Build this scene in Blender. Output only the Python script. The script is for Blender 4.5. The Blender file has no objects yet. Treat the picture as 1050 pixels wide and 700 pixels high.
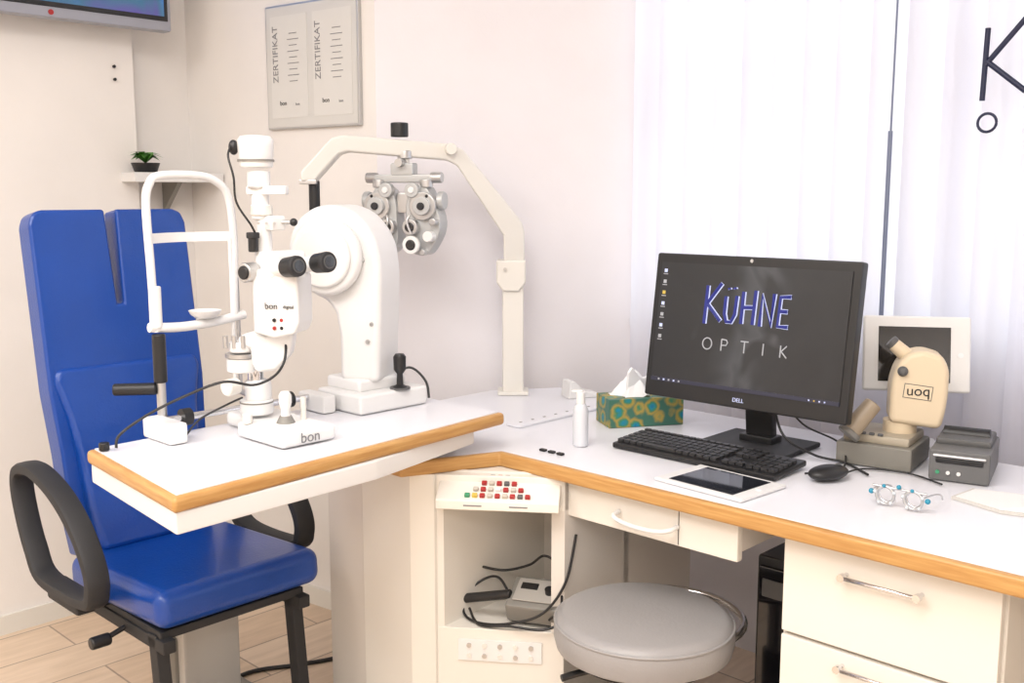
import bpy, bmesh, math, random
from math import sin, cos, pi, radians, atan, atan2, sqrt
from mathutils import Vector, Matrix, Euler

scene = bpy.context.scene
COL = scene.collection
try:
    scene.view_settings.view_transform = 'Standard'
    scene.view_settings.look = 'None'
except Exception:
    pass

# ------------------------------------------------------------------ materials
MATS = {}
def mat(name, col, rough=0.5, metal=0.0, var=0.04, scale=6.0, bump=0.0, emit=None, estr=1.0, coat=0.0, trans=0.0, spec=None):
    if name in MATS: return MATS[name]
    m = bpy.data.materials.new(name); m.use_nodes = True
    nt = m.node_tree; b = nt.nodes["Principled BSDF"]
    tc = nt.nodes.new("ShaderNodeTexCoord")
    nz = nt.nodes.new("ShaderNodeTexNoise"); nz.inputs["Scale"].default_value = scale; nz.inputs["Detail"].default_value = 4
    nt.links.new(tc.outputs["Object"], nz.inputs["Vector"])
    mx = nt.nodes.new("ShaderNodeMix"); mx.data_type = 'RGBA'
    mx.inputs[6].default_value = (*[max(0, c*(1-var)) for c in col], 1)
    mx.inputs[7].default_value = (*[min(1, c*(1+var)) for c in col], 1)
    nt.links.new(nz.outputs["Fac"], mx.inputs[0])
    nt.links.new(mx.outputs[2], b.inputs["Base Color"])
    b.inputs["Roughness"].default_value = rough
    b.inputs["Metallic"].default_value = metal
    if coat: b.inputs["Coat Weight"].default_value = coat
    if trans: b.inputs["Transmission Weight"].default_value = trans
    if spec is not None: b.inputs["Specular IOR Level"].default_value = spec
    if emit:
        b.inputs["Emission Color"].default_value = (*emit, 1); b.inputs["Emission Strength"].default_value = estr
    if bump:
        bp = nt.nodes.new("ShaderNodeBump"); bp.inputs["Strength"].default_value = bump; bp.inputs["Distance"].default_value = 0.002
        n2 = nt.nodes.new("ShaderNodeTexNoise"); n2.inputs["Scale"].default_value = scale*25
        nt.links.new(tc.outputs["Object"], n2.inputs["Vector"])
        nt.links.new(n2.outputs["Fac"], bp.inputs["Height"]); nt.links.new(bp.outputs["Normal"], b.inputs["Normal"])
    MATS[name] = m
    return m

WALL = mat("wall_paint_warm", (0.83, 0.80, 0.77), 0.85, bump=0.1)
WALL2 = mat("wall_paint_cool", (0.80, 0.775, 0.80), 0.85, bump=0.1)
WALLG = mat("wall_paint_grey", (0.80, 0.77, 0.74), 0.85, bump=0.1)
CEIL = mat("ceiling_paint", (0.88, 0.88, 0.87), 0.9)
LAM = mat("laminate_white", (0.77, 0.77, 0.81), 0.28, var=0.01)
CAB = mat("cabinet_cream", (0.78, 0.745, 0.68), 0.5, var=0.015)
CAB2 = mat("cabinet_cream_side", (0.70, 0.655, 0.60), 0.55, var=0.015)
WHT = mat("instrument_white", (0.77, 0.765, 0.755), 0.35, var=0.01)
WHT2 = mat("instrument_ivory", (0.75, 0.725, 0.67), 0.4, var=0.01)
CREAM = mat("plastic_cream", (0.70, 0.58, 0.41), 0.45, var=0.02)
BLK = mat("black_plastic", (0.012, 0.012, 0.013), 0.4)
BLKM = mat("black_matte", (0.02, 0.02, 0.022), 0.65)
GLOSS = mat("black_glass", (0.006, 0.006, 0.008), 0.08, coat=0.5)
CHR = mat("chrome", (0.75, 0.75, 0.77), 0.15, 1.0)
STL = mat("brushed_steel", (0.55, 0.55, 0.55), 0.35, 0.9)
GREY = mat("grey_plastic", (0.22, 0.21, 0.19), 0.5)
GREY2 = mat("dark_grey_plastic", (0.10, 0.10, 0.10), 0.5)
PHG = mat("phoropter_grey", (0.50, 0.51, 0.51), 0.35, 0.3)
BLUE = mat("blue_leather", (0.002, 0.050, 0.30), 0.33, var=0.15, scale=9, bump=0.35, coat=.15)
STOOLM = mat("grey_leather", (0.31, 0.30, 0.30), 0.40, var=0.05, bump=0.3)
RED = mat("red_button", (0.36, 0.02, 0.02), 0.4)
YEL = mat("yellow_button", (0.6, 0.45, 0.08), 0.4)
GRN = mat("green_button", (0.05, 0.3, 0.15), 0.4)
TEAL = mat("teal_knob", (0.02, 0.25, 0.38), 0.3)
PAPER = mat("paper_white", (0.85, 0.85, 0.86), 0.8)
INK = mat("ink_grey", (0.22, 0.22, 0.23), 0.8)
GREEN = mat("leaf_green", (0.08, 0.30, 0.03), 0.5, var=0.3)
LETTER = mat("window_lettering", (0.01, 0.015, 0.05), 0.5)

def wood():
    m = bpy.data.materials.new("beech_edge"); m.use_nodes = True
    nt = m.node_tree; b = nt.nodes["Principled BSDF"]; b.inputs["Roughness"].default_value = 0.4
    tc = nt.nodes.new("ShaderNodeTexCoord"); mp = nt.nodes.new("ShaderNodeMapping"); mp.inputs["Scale"].default_value = (4, 4, 60)
    nz = nt.nodes.new("ShaderNodeTexNoise"); nz.inputs["Scale"].default_value = 3; nz.inputs["Detail"].default_value = 6
    cr = nt.nodes.new("ShaderNodeValToRGB")
    cr.color_ramp.elements[0].position = 0.3; cr.color_ramp.elements[0].color = (0.44, 0.22, 0.065, 1)
    cr.color_ramp.elements[1].position = 0.7; cr.color_ramp.elements[1].color = (0.57, 0.33, 0.115, 1)
    nt.links.new(tc.outputs["Object"], mp.inputs[0]); nt.links.new(mp.outputs[0], nz.inputs["Vector"])
    nt.links.new(nz.outputs["Fac"], cr.inputs[0]); nt.links.new(cr.outputs[0], b.inputs["Base Color"])
    return m
WOOD = wood()

def floor_mat():
    m = bpy.data.materials.new("floor_tiles"); m.use_nodes = True
    nt = m.node_tree; b = nt.nodes["Principled BSDF"]; b.inputs["Roughness"].default_value = 0.45
    tc = nt.nodes.new("ShaderNodeTexCoord"); mp = nt.nodes.new("ShaderNodeMapping"); mp.inputs["Rotation"].default_value = (0, 0, radians(-46))
    br = nt.nodes.new("ShaderNodeTexBrick"); br.inputs["Scale"].default_value = 1.0
    br.inputs["Brick Width"].default_value = 0.6; br.inputs["Row Height"].default_value = 0.2; br.inputs["Mortar Size"].default_value = 0.003
    br.inputs["Color1"].default_value = (0.68, 0.52, 0.38, 1); br.inputs["Color2"].default_value = (0.78, 0.63, 0.49, 1); br.inputs["Mortar"].default_value = (0.38, 0.29, 0.22, 1)
    mp2 = nt.nodes.new("ShaderNodeMapping"); mp2.inputs["Scale"].default_value = (2, 14, 1)
    nz = nt.nodes.new("ShaderNodeTexNoise"); nz.inputs["Scale"].default_value = 3; nz.inputs["Detail"].default_value = 5
    mx = nt.nodes.new("ShaderNodeMix"); mx.data_type = 'RGBA'; mx.blend_type = 'MULTIPLY'; mx.inputs[0].default_value = 0.5
    cr = nt.nodes.new("ShaderNodeValToRGB"); cr.color_ramp.elements[0].color = (0.7, 0.66, 0.6, 1); cr.color_ramp.elements[0].position = 0.3; cr.color_ramp.elements[1].position = 0.65
    nt.links.new(tc.outputs["Object"], mp.inputs[0]); nt.links.new(mp.outputs[0], br.inputs["Vector"])
    nt.links.new(mp.outputs[0], mp2.inputs[0]); nt.links.new(mp2.outputs[0], nz.inputs["Vector"]); nt.links.new(nz.outputs["Fac"], cr.inputs[0])
    nt.links.new(br.outputs["Color"], mx.inputs[6]); nt.links.new(cr.outputs[0], mx.inputs[7]); nt.links.new(mx.outputs[2], b.inputs["Base Color"])
    return m
FLOORM = floor_mat()

def emis_ramp(name, stops, axis='X', scale=1.0, off=0.0, strength=1.0, noise=0.0, rough=0.15):
    m = bpy.data.materials.new(name); m.use_nodes = True
    nt = m.node_tree; b = nt.nodes["Principled BSDF"]; b.inputs["Roughness"].default_value = rough
    b.inputs["Base Color"].default_value = (0.01, 0.01, 0.01, 1)
    tc = nt.nodes.new("ShaderNodeTexCoord"); sp = nt.nodes.new("ShaderNodeSeparateXYZ")
    nz = nt.nodes.new("ShaderNodeTexNoise"); nz.inputs["Scale"].default_value = 5; nz.inputs["Distortion"].default_value = 1.5
    nt.links.new(tc.outputs["Object"], nz.inputs["Vector"]); nt.links.new(tc.outputs["Object"], sp.inputs[0])
    ma = nt.nodes.new("ShaderNodeMath"); ma.operation = 'MULTIPLY_ADD'; ma.inputs[1].default_value = scale; ma.inputs[2].default_value = off
    nt.links.new(sp.outputs[axis], ma.inputs[0])
    m2 = nt.nodes.new("ShaderNodeMath"); m2.operation = 'MULTIPLY_ADD'; m2.inputs[1].default_value = noise
    nt.links.new(nz.outputs["Fac"], m2.inputs[0]); nt.links.new(ma.outputs[0], m2.inputs[2])
    cr = nt.nodes.new("ShaderNodeValToRGB")
    while len(cr.color_ramp.elements) < len(stops): cr.color_ramp.elements.new(0.5)
    for e, (p, c) in zip(cr.color_ramp.elements, stops): e.position = p; e.color = (*c, 1)
    nt.links.new(m2.outputs[0], cr.inputs[0]); nt.links.new(cr.outputs[0], b.inputs["Emission Color"]); b.inputs["Emission Strength"].default_value = strength
    return m

def blind_mat():
    m = bpy.data.materials.new("blind_fabric"); m.use_nodes = True
    nt = m.node_tree; nt.nodes.remove(nt.nodes["Principled BSDF"])
    out = nt.nodes["Material Output"]
    d = nt.nodes.new("ShaderNodeBsdfDiffuse"); d.inputs[0].default_value = (0.74, 0.73, 0.79, 1)
    t = nt.nodes.new("ShaderNodeBsdfTranslucent")
    tc = nt.nodes.new("ShaderNodeTexCoord"); nz = nt.nodes.new("ShaderNodeTexNoise"); nz.inputs["Scale"].default_value = 2.0
    mp = nt.nodes.new("ShaderNodeMapping"); mp.inputs["Scale"].default_value = (6, 6, .6)
    cr = nt.nodes.new("ShaderNodeValToRGB"); cr.color_ramp.elements[0].position = .3; cr.color_ramp.elements[1].position = .7
    cr.color_ramp.elements[0].color = (0.80, 0.81, 0.88, 1); cr.color_ramp.elements[1].color = (0.90, 0.90, 0.93, 1)
    nt.links.new(tc.outputs["Object"], mp.inputs[0]); nt.links.new(mp.outputs[0], nz.inputs["Vector"]); nt.links.new(nz.outputs["Fac"], cr.inputs[0]); nt.links.new(cr.outputs[0], t.inputs[0])
    mx = nt.nodes.new("ShaderNodeMixShader"); mx.inputs[0].default_value = 0.6
    nt.links.new(d.outputs[0], mx.inputs[1]); nt.links.new(t.outputs[0], mx.inputs[2]); nt.links.new(mx.outputs[0], out.inputs[0])
    return m
BLIND = blind_mat()

def peacock_mat():
    m = bpy.data.materials.new("tissue_box_print"); m.use_nodes = True
    nt = m.node_tree; b = nt.nodes["Principled BSDF"]; b.inputs["Roughness"].default_value = 0.5
    tc = nt.nodes.new("ShaderNodeTexCoord"); v = nt.nodes.new("ShaderNodeTexVoronoi"); v.inputs["Scale"].default_value = 26
    nz = nt.nodes.new("ShaderNodeTexNoise"); nz.inputs["Scale"].default_value = 60
    ad = nt.nodes.new("ShaderNodeMath"); ad.operation = 'MULTIPLY_ADD'; ad.inputs[1].default_value = .35
    cr = nt.nodes.new("ShaderNodeValToRGB")
    st = [(0.16, (0.01, 0.02, 0.14)), (0.36, (0.0, 0.20, 0.32)), (0.5, (0.04, 0.20, 0.10)), (0.65, (0.38, 0.27, 0.05)), (0.85, (0.04, 0.14, 0.10))]
    while len(cr.color_ramp.elements) < len(st): cr.color_ramp.elements.new(0.5)
    for e, (p, c) in zip(cr.color_ramp.elements, st): e.position = p; e.color = (*c, 1)
    nt.links.new(tc.outputs["Object"], v.inputs["Vector"]); nt.links.new(tc.outputs["Object"], nz.inputs["Vector"])
    nt.links.new(nz.outputs["Fac"], ad.inputs[0]); nt.links.new(v.outputs["Distance"], ad.inputs[2])
    nt.links.new(ad.outputs[0], cr.inputs[0]); nt.links.new(cr.outputs[0], b.inputs["Base Color"])
    return m
PEACOCK = peacock_mat()

# ------------------------------------------------------------------ geometry helpers
def root(name, loc=(0, 0, 0), rz=0.0, sc=1.0):
    e = bpy.data.objects.new(name, None); e.empty_display_size = 0.05
    e.location = loc; e.rotation_euler = (0, 0, radians(rz)); e.scale = (sc, sc, sc); COL.objects.link(e); return e

def fin(bm, name, m, par=None, loc=(0, 0, 0), rot=(0, 0, 0), bevel=0, segs=3, smooth=True):
    if bevel:
        bmesh.ops.bevel(bm, geom=bm.edges[:], offset=bevel, segments=segs, profile=0.5, affect='EDGES', clamp_overlap=True)
    bmesh.ops.recalc_face_normals(bm, faces=bm.faces[:])
    if smooth:
        for f in bm.faces: f.smooth = True
        for e in bm.edges:
            if len(e.link_faces) == 2 and e.calc_face_angle(0) > 0.75: e.smooth = False
    me = bpy.data.meshes.new(name); bm.to_mesh(me); bm.free()
    o = bpy.data.objects.new(name, me); COL.objects.link(o)
    me.materials.append(m)
    o.location = loc; o.rotation_euler = tuple(radians(a) for a in rot)
    if par: o.parent = par
    if smooth:
        w = o.modifiers.new("wn", 'WEIGHTED_NORMAL'); w.keep_sharp = True
    return o

def box(name, size, loc, m, par=None, rot=(0, 0, 0), bevel=0.003, segs=2):
    bm = bmesh.new(); bmesh.ops.create_cube(bm, size=1.0)
    bmesh.ops.scale(bm, vec=size, verts=bm.verts)
    return fin(bm, name, m, par, loc, rot, min(bevel, min(size)*0.45), segs)

def cyl(name, r, h, loc, m, par=None, rot=(0, 0, 0), r2=None, n=28, bevel=0.0):
    bm = bmesh.new(); bmesh.ops.create_cone(bm, cap_ends=True, segments=n, radius1=r, radius2=r if r2 is None else r2, depth=h)
    if bevel:
        es = [e for e in bm.edges if abs(e.verts[0].co.z-e.verts[1].co.z) < 1e-6]
        bmesh.ops.bevel(bm, geom=es, offset=bevel, segments=3, profile=0.5, affect='EDGES', clamp_overlap=True)
    return fin(bm, name, m, par, loc, rot)

def ball(name, r, loc, m, par=None, scale=(1, 1, 1)):
    bm = bmesh.new(); bmesh.ops.create_uvsphere(bm, u_segments=24, v_segments=14, radius=r)
    bmesh.ops.scale(bm, vec=scale, verts=bm.verts)
    return fin(bm, name, m, par, loc)

def prism(name, poly, z0, z1, m, par=None, bevel=0.0, loc=(0, 0, 0), rot=(0, 0, 0), segs=2):
    bm = bmesh.new()
    vs = [bm.verts.new((x, y, z0)) for x, y in poly]; f = bm.faces.new(vs)
    r = bmesh.ops.extrude_face_region(bm, geom=[f]); nv = [g for g in r["geom"] if isinstance(g, bmesh.types.BMVert)]
    bmesh.ops.translate(bm, verts=nv, vec=(0, 0, z1-z0))
    return fin(bm, name, m, par, loc, rot, bevel, segs)

def plate(name, poly, y0, y1, m, par=None, bevel=0.0, loc=(0, 0, 0), rot=(0, 0, 0), segs=3, shear=0.0):
    """outline in x/z, thickness along y"""
    bm = bmesh.new()
    vs = [bm.verts.new((x, y0+shear*x, z)) for x, z in poly]; f = bm.faces.new(vs)
    r = bmesh.ops.extrude_face_region(bm, geom=[f]); nv = [g for g in r["geom"] if isinstance(g, bmesh.types.BMVert)]
    bmesh.ops.translate(bm, verts=nv, vec=(0, y1-y0, 0))
    return fin(bm, name, m, par, loc, rot, bevel, segs)

def lathe(name, prof, loc, m, par=None, rot=(0, 0, 0), n=36):
    bm = bmesh.new(); rings = []
    for r, z in prof:
        if r < 1e-5: rings.append([bm.verts.new((0, 0, z))])
        else: rings.append([bm.verts.new((r*cos(2*pi*i/n), r*sin(2*pi*i/n), z)) for i in range(n)])
    for a, b in zip(rings, rings[1:]):
        for i in range(n):
            j = (i+1) % n
            if len(a) == 1 and len(b) > 1: bm.faces.new((a[0], b[j], b[i]))
            elif len(b) == 1 and len(a) > 1: bm.faces.new((a[i], a[j], b[0]))
            elif len(a) > 1: bm.faces.new((a[i], a[j], b[j], b[i]))
    return fin(bm, name, m, par, loc, rot)

def smoothpts(pts, n=8, cyc=False):
    P = [Vector(p) for p in pts]; out = []; N = len(P)
    rng = range(N) if cyc else range(N-1)
    for i in rng:
        p0 = P[(i-1) % N] if (cyc or i > 0) else P[0]; p1 = P[i]; p2 = P[(i+1) % N]; p3 = P[(i+2) % N] if (cyc or i+2 < N) else P[-1]
        for k in range(n):
            t = k/n
            out.append(0.5*((2*p1)+(-p0+p2)*t+(2*p0-5*p1+4*p2-p3)*t*t+(-p0+3*p1-3*p2+p3)*t**3))
    if not cyc: out.append(P[-1])
    return out

def tube(name, pts, r, m, par=None, cyc=False, smooth=True, loc=(0, 0, 0), rot=(0, 0, 0), res=4):
    cu = bpy.data.curves.new(name, 'CURVE'); cu.dimensions = '3D'; cu.bevel_depth = r; cu.bevel_resolution = res; cu.use_fill_caps = True
    P = smoothpts(pts, 8, cyc) if smooth else [Vector(p) for p in pts]
    sp = cu.splines.new('POLY'); sp.points.add(len(P)-1)
    for q, p in zip(sp.points, P): q.co = (*p, 1)
    sp.use_cyclic_u = cyc
    cu.materials.append(m)
    o = bpy.data.objects.new(name, cu); COL.objects.link(o); o.location = loc; o.rotation_euler = tuple(radians(a) for a in rot)
    if par: o.parent = par
    return o

def text(name, s, size, loc, rot, m, par=None, ext=0.0004, align='CENTER'):
    cu = bpy.data.curves.new(name, 'FONT'); cu.body = s; cu.size = size; cu.extrude = ext; cu.align_x = align; cu.align_y = 'CENTER'
    cu.materials.append(m)
    o = bpy.data.objects.new(name, cu); COL.objects.link(o); o.location = loc; o.rotation_euler = tuple(radians(a) for a in rot)
    if par: o.parent = par
    return o

def strokes(name, sts, sx, sz, r, m, par, ox, oy, oz, sm=True):
    cu = bpy.data.curves.new(name, 'CURVE'); cu.dimensions = '3D'; cu.bevel_depth = r; cu.bevel_resolution = 2; cu.use_fill_caps = True
    for st in sts:
        P = [Vector((ox+x*sx, oy, oz+z*sz)) for x, z in st]
        s = cu.splines.new('POLY'); s.points.add(len(P)-1)
        for q, p in zip(s.points, P): q.co = (*p, 1)
    cu.materials.append(m); o = bpy.data.objects.new(name, cu); COL.objects.link(o)
    o.parent = par; return o

KU = [[(0, 1.0), (-.02, 0)], [(.45, 1.08), (0, .5)], [(0, .55), (.5, .1)],
      [(.62, .75), (.62, .3), (.70, .10), (.85, .10), (.95, .3), (.97, .78)], [(.70, .97), (.71, .93)], [(.88, .99), (.89, .95)],
      [(1.17, .9), (1.17, .08)], [(1.55, .95), (1.53, .08)], [(1.17, .5), (1.55, .52)],
      [(1.75, .06), (1.77, .85), (2.10, .1), (2.12, .9)],
      [(2.62, .85), (2.32, .83), (2.30, .1), (2.6, .1)], [(2.3, .48), (2.55, .48)]]
def optik(step):
    L = [[(.5+.5*cos(a*pi/10), .5+.5*sin(a*pi/10)) for a in range(21)]]
    L += [[(step, 0), (step, 1)], [(step, 1), (step+.5, .97), (step+.65, .75), (step+.5, .5), (step, .48)]]
    L += [[(2*step, 1), (2*step+.8, 1)], [(2*step+.4, 1), (2*step+.4, 0)], [(3*step+.3, 1), (3*step+.3, 0)]]
    L += [[(4*step, 1), (4*step, 0)], [(4*step+.6, 1), (4*step, .45)], [(4*step+.1, .5), (4*step+.65, 0)]]
    return L

RZ = -43.8
OX, OY = -.022, 2.289
def W(p, q): return (OX+.722*p+.692*q, OY-.692*p+.722*q)

# ------------------------------------------------------------------ room
ZC = 2.7
def wallseg(name, a, b, m, z0=0, z1=ZC, th=0.1, side=1):
    ax, ay = a; bx, by = b; L = sqrt((bx-ax)**2+(by-ay)**2); nx, ny = -(by-ay)/L*th*side, (bx-ax)/L*th*side
    return prism(name, [(ax, ay), (bx, by), (bx+nx, by+ny), (ax+nx, ay+ny)], z0, z1, m)
Lc = (-4.69, -.233); Rc = (3.41, .314); Bk = (-.74, -4.02)
colE = (-1.225, 3.400)          # end of the thicker left wall
corn = (-1.112, 3.60); pcor = (-.40, 3.08); wcor = (.379, 3.22)
wallseg("wall_left", Lc, colE, WALL, th=0.12)
wallseg("wall_recess", (-1.352, 3.352), corn, WALLG)
wallseg("wall_picture", corn, pcor, WALLG, th=.1)
wallseg("wall_center", pcor, wcor, WALL2, th=.1)
wallseg("wall_back_left", Bk, Lc, WALL)
wallseg("wall_back_right", Rc, Bk, WALL)
d = Vector((Rc[0]-wcor[0], Rc[1]-wcor[1])); Lw = d.length; d.normalize()
def ww(s): return (wcor[0]+d.x*s, wcor[1]+d.y*s)
wallseg("wall_window", ww(0), ww(Lw), WALL2, 0, .96)
wallseg("wall_window_top", ww(0), ww(Lw), WALL2, 2.45, ZC)
wallseg("wall_window_end", ww(3.6), ww(Lw), WALL2, .96, 2.45)
allx = [(-4.9, -4.3), (3.7, -4.3), (3.7, 3.9), (-4.9, 3.9)]
prism("floor", allx, -.1, 0, FLOORM)
prism("ceiling", allx, ZC, ZC+.1, CEIL)
for nm, a, b in (("baseboard_left", Lc, colE), ("baseboard_picture", corn, pcor), ("baseboard_center", pcor, wcor)):
    wallseg(nm, a, b, WHT2, 0, .06, th=.012, side=-1)
WA = math.degrees(atan2(d.y, d.x))
wf = root("window_1", (*wcor, 0), WA)
FR = mat("window_frame_paint", (0.16, 0.19, 0.28), 0.5)
for i, s in enumerate((.02, 1.0, 2.2, 3.55)):
    box("mullion_%d" % i, (.05, .06, 1.49), (s, .05, 1.705), FR, wf)
for i, z in enumerate((.985, 1.62, 2.43)):
    box("rail_%d" % i, (3.6, .06, .03), (1.8, .05, z), FR if i != 1 else mat("rail_light", (.6, .62, .7), .5), wf)
box("window_sill", (3.6, .03, .025), (1.8, -.0, .955), LAM, wf)
# vertical blinds
vb = root("vertical_blinds", (*wcor, 0), WA)
bm = bmesh.new()
n = 39; random.seed(11)
for i in range(n):
    xc = .140+i*.090; a = radians(20+random.uniform(-7, 7)); hw = .058
    x0, y0 = xc-hw*cos(a), -.10-hw*sin(a); x1, y1 = xc+hw*cos(a), -.10+hw*sin(a)
    prev = None
    for k in range(9):
        t = k/8; cx = x0+(x1-x0)*t; cy = y0+(y1-y0)*t-0.013*sin(2*pi*t)
        v = (bm.verts.new((cx, cy, .70)), bm.verts.new((cx, cy, 2.5)))
        if prev: bm.faces.new((prev[0], v[0], v[1], prev[1]))
        prev = v
fin(bm, "slats", BLIND, vb)
box("head_rail", (3.6, .05, .04), (1.86, -.10, 2.52), LAM, vb)
tube("chain", [(.895, -.185, 2.45), (.893, -.185, 1.05)], .0025, FR, vb, smooth=False)
tube("chain_weight", [(.893, -.185, 1.50), (.893, -.185, 1.05)], .0055, FR, vb, smooth=False)
# lettering on the blinds
lt = root("window_lettering_sign", (*W(.752, .75), 0), RZ)
strokes("kuehne_letters", KU, .17, .155, .0062, LETTER, lt, 0, 0, 1.556)
strokes("optik_letters", optik(2.9), .040, .040, .0032, LETTER, lt, -.01, 0, 1.488)
tube("hanging_thread", [(0, .0, 2.45), (0, .0, 1.72)], .0005, PAPER, lt, smooth=False)

# ------------------------------------------------------------------ desk  (local frame p,q)
desk = root("corner_desk", (OX, OY, 0), RZ)
top = [(-.42, -.217), (-.090, -.217), (0, 0), (1.75, 0), (1.75, .68), (-.42, .68), (-.54, .5), (-.54, .1), (-.42, .1)]
prism("desk_top", top, .74, .77, LAM, desk, bevel=.002)
edge = [(-.42, -.219), (-.090, -.219), (0, -.002), (1.75, -.002), (1.75, -.022), (.013, -.022), (-.077, -.239), (-.42, -.239)]
prism("wood_edge", edge, .739, .7715, WOOD, desk, bevel=.006, segs=3)
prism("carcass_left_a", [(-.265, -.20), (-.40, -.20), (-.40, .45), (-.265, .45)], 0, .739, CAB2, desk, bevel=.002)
prism("carcass_left_b", [(-.09, -.203), (-.262, -.203), (-.262, .45), (-.12, .45)], 0, .739, CAB, desk, bevel=.002)
prism("carcass_post", [(-.088, -.205), (-.046, -.170), (-.045, -.13), (-.10, .3)], 0, .739, CAB, desk, bevel=.001)
L1 = (-.045, -.165); R1 = (.185, 0.005)
prism("niche_lower", [L1, R1, (.185, .3), (-.09, .3)], 0, .385, CAB, desk, bevel=.002)
prism("niche_upper", [L1, R1, (.185, .3), (-.09, .3)], .665, .739, CAB, desk, bevel=.002)
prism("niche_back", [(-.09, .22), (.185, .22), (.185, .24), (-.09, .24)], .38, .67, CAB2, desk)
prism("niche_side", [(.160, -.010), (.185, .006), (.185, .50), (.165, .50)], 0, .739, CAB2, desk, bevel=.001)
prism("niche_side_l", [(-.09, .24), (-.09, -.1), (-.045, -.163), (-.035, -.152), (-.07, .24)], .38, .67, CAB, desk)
cu = bpy.data.objects.new("corner_unit", None); COL.objects.link(cu); cu.parent = desk
cu.location = (L1[0], L1[1], 0); cu.rotation_euler = (0, 0, atan2(R1[1]-L1[1], R1[0]-L1[0]))
FW = sqrt((R1[0]-L1[0])**2+(R1[1]-L1[1])**2)
bm = bmesh.new()
prof = [(.04, .675), (-.050, .675), (-.050, .697), (.03, .742), (.04, .742)]
va = [bm.verts.new((.008, y, z)) for y, z in prof]; vbb = [bm.verts.new((FW-.008, y, z)) for y, z in prof]
bm.faces.new(va); bm.faces.new(vbb[::-1])
for i in range(5):
    j = (i+1) % 5; bm.faces.new((va[i], va[j], vbb[j], vbb[i]))
fin(bm, "button_console", CAB, cu, bevel=.003)
sl = atan2(.045, .080)
BBG = mat("button_beige", (.50, .46, .40), .5)
cols = [[GREY2, RED, GREY2], [RED, BBG, RED, GREY2, RED], [BBG, RED, BBG, WHT, RED, BBG, RED], [GRN, YEL, RED, BBG, RED, BBG, RED, GREY2, RED]]
for r in range(4):
    k = len(cols[r])
    for c in range(k):
        yy = .010-.0165*r; zz = .742-(0.03-yy)*math.tan(sl)
        box("button_%d_%d" % (r, c), (.0115, .0095, .009), (FW/2+(c-(k-1)/2)*.0165, yy, zz+.003), cols[r][c], cu, rot=(math.degrees(sl), 0, 0), bevel=.0015)
for i in range(2):
    box("console_label_%d" % i, (.04, .001, .003), (.09+i*.10, -.0507, .686), INK, cu)
sock = box("socket_plate", (.19, .004, .05), (FW/2, -.002, .335), WHT, cu, bevel=.001)
for i in range(5):
    for j in range(2):
        cyl("socket_%d_%d" % (i, j), .0055, .006, (FW/2-.07+i*.035, -.004, .347-j*.024), WHT2 if (i+j) % 2 else STL, cu, rot=(90, 0, 0), n=16)
# pencil drawer
box("drawer_front", (.43, .02, .078), (.395, .028, .692), CAB, desk, bevel=.004)
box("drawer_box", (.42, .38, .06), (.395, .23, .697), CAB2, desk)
box("drawer_split", (.002, .002, .07), (.475, .0175, .692), GREY2, desk)
tube("drawer_handle", [(.325, .016, .694), (.330, -.008, .690), (.36, -.014, .684), (.40, -.015, .682), (.44, -.014, .684), (.468, -.008, .690), (.473, .016, .694)], .0050, WHT, desk)
# drawer cabinet
box("pedestal_body", (.395, .56, .735), (.895, .325, .3685), CAB, desk, bevel=.002)
for i, (z0, z1) in enumerate(((.545, .725), (.365, .538), (.185, .358), (.01, .178))):
    box("pedestal_drawer_%d" % i, (.385, .018, z1-z0), (.895, .036, (z0+z1)/2), CAB, desk, bevel=.003)
    zh = (.685, .515, .33, .15)[i]
    tube("pull_handle_%d" % i, [(.826, .027, zh), (.826, .004, zh), (.96, .004, zh), (.96, .027, zh)], .0042, CHR, desk, smooth=False)
    for s in (.826, .96): cyl("pull_cap_%d_%d" % (i, int(s*100)), .007, .012, (s, .006, zh), CHR, desk, rot=(90, 0, 0), n=16)
box("end_panel", (.025, .6, .735), (1.70, .33, .3675), CAB, desk)
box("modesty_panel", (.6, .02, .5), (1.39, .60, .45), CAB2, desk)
box("trunking_strip", (.05, .36, .008), (-.15, .37, .774), LAM, desk, bevel=.003)
for i in range(8):
    box("trunking_slot_%d" % i, (.006, .008, .002), (-.15, .22+i*.045, .778), GREY, desk)
for i in range(3):
    box("desk_button_%d" % i, (.018, .012, .006), (.07+i*.026, .062, .773), BLK, desk)

# ------------------------------------------------------------------ instrument table (slit lamp table)
it = root("instrument_table", (OX, OY, 0), RZ)
T = [(-.35, -.806), (.076, -.849), (.001, .009), (-.383, .002)]
def inset(poly, dd):
    cx = sum(p[0] for p in poly)/4; cy = sum(p[1] for p in poly)/4
    return [(p[0]-math.copysign(dd, p[0]-cx), p[1]-math.copysign(dd, p[1]-cy)) for p in poly]
prism("table_wood_edge", T, .830, .858, WOOD, it, bevel=.009, segs=3)
prism("table_top", inset(T, .012), .835, .8605, LAM, it, bevel=.001)
ap = inset(T, .006); ap = [ap[0], ap[1], (.045, -.40), (-.03, -.06), (-.36, -.06)]
prism("table_apron", ap, .792, .831, WHT, it, bevel=.004)
box("table_support", (.18, .16, .056), (-.24, -.09, .7995), CAB, it)

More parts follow.
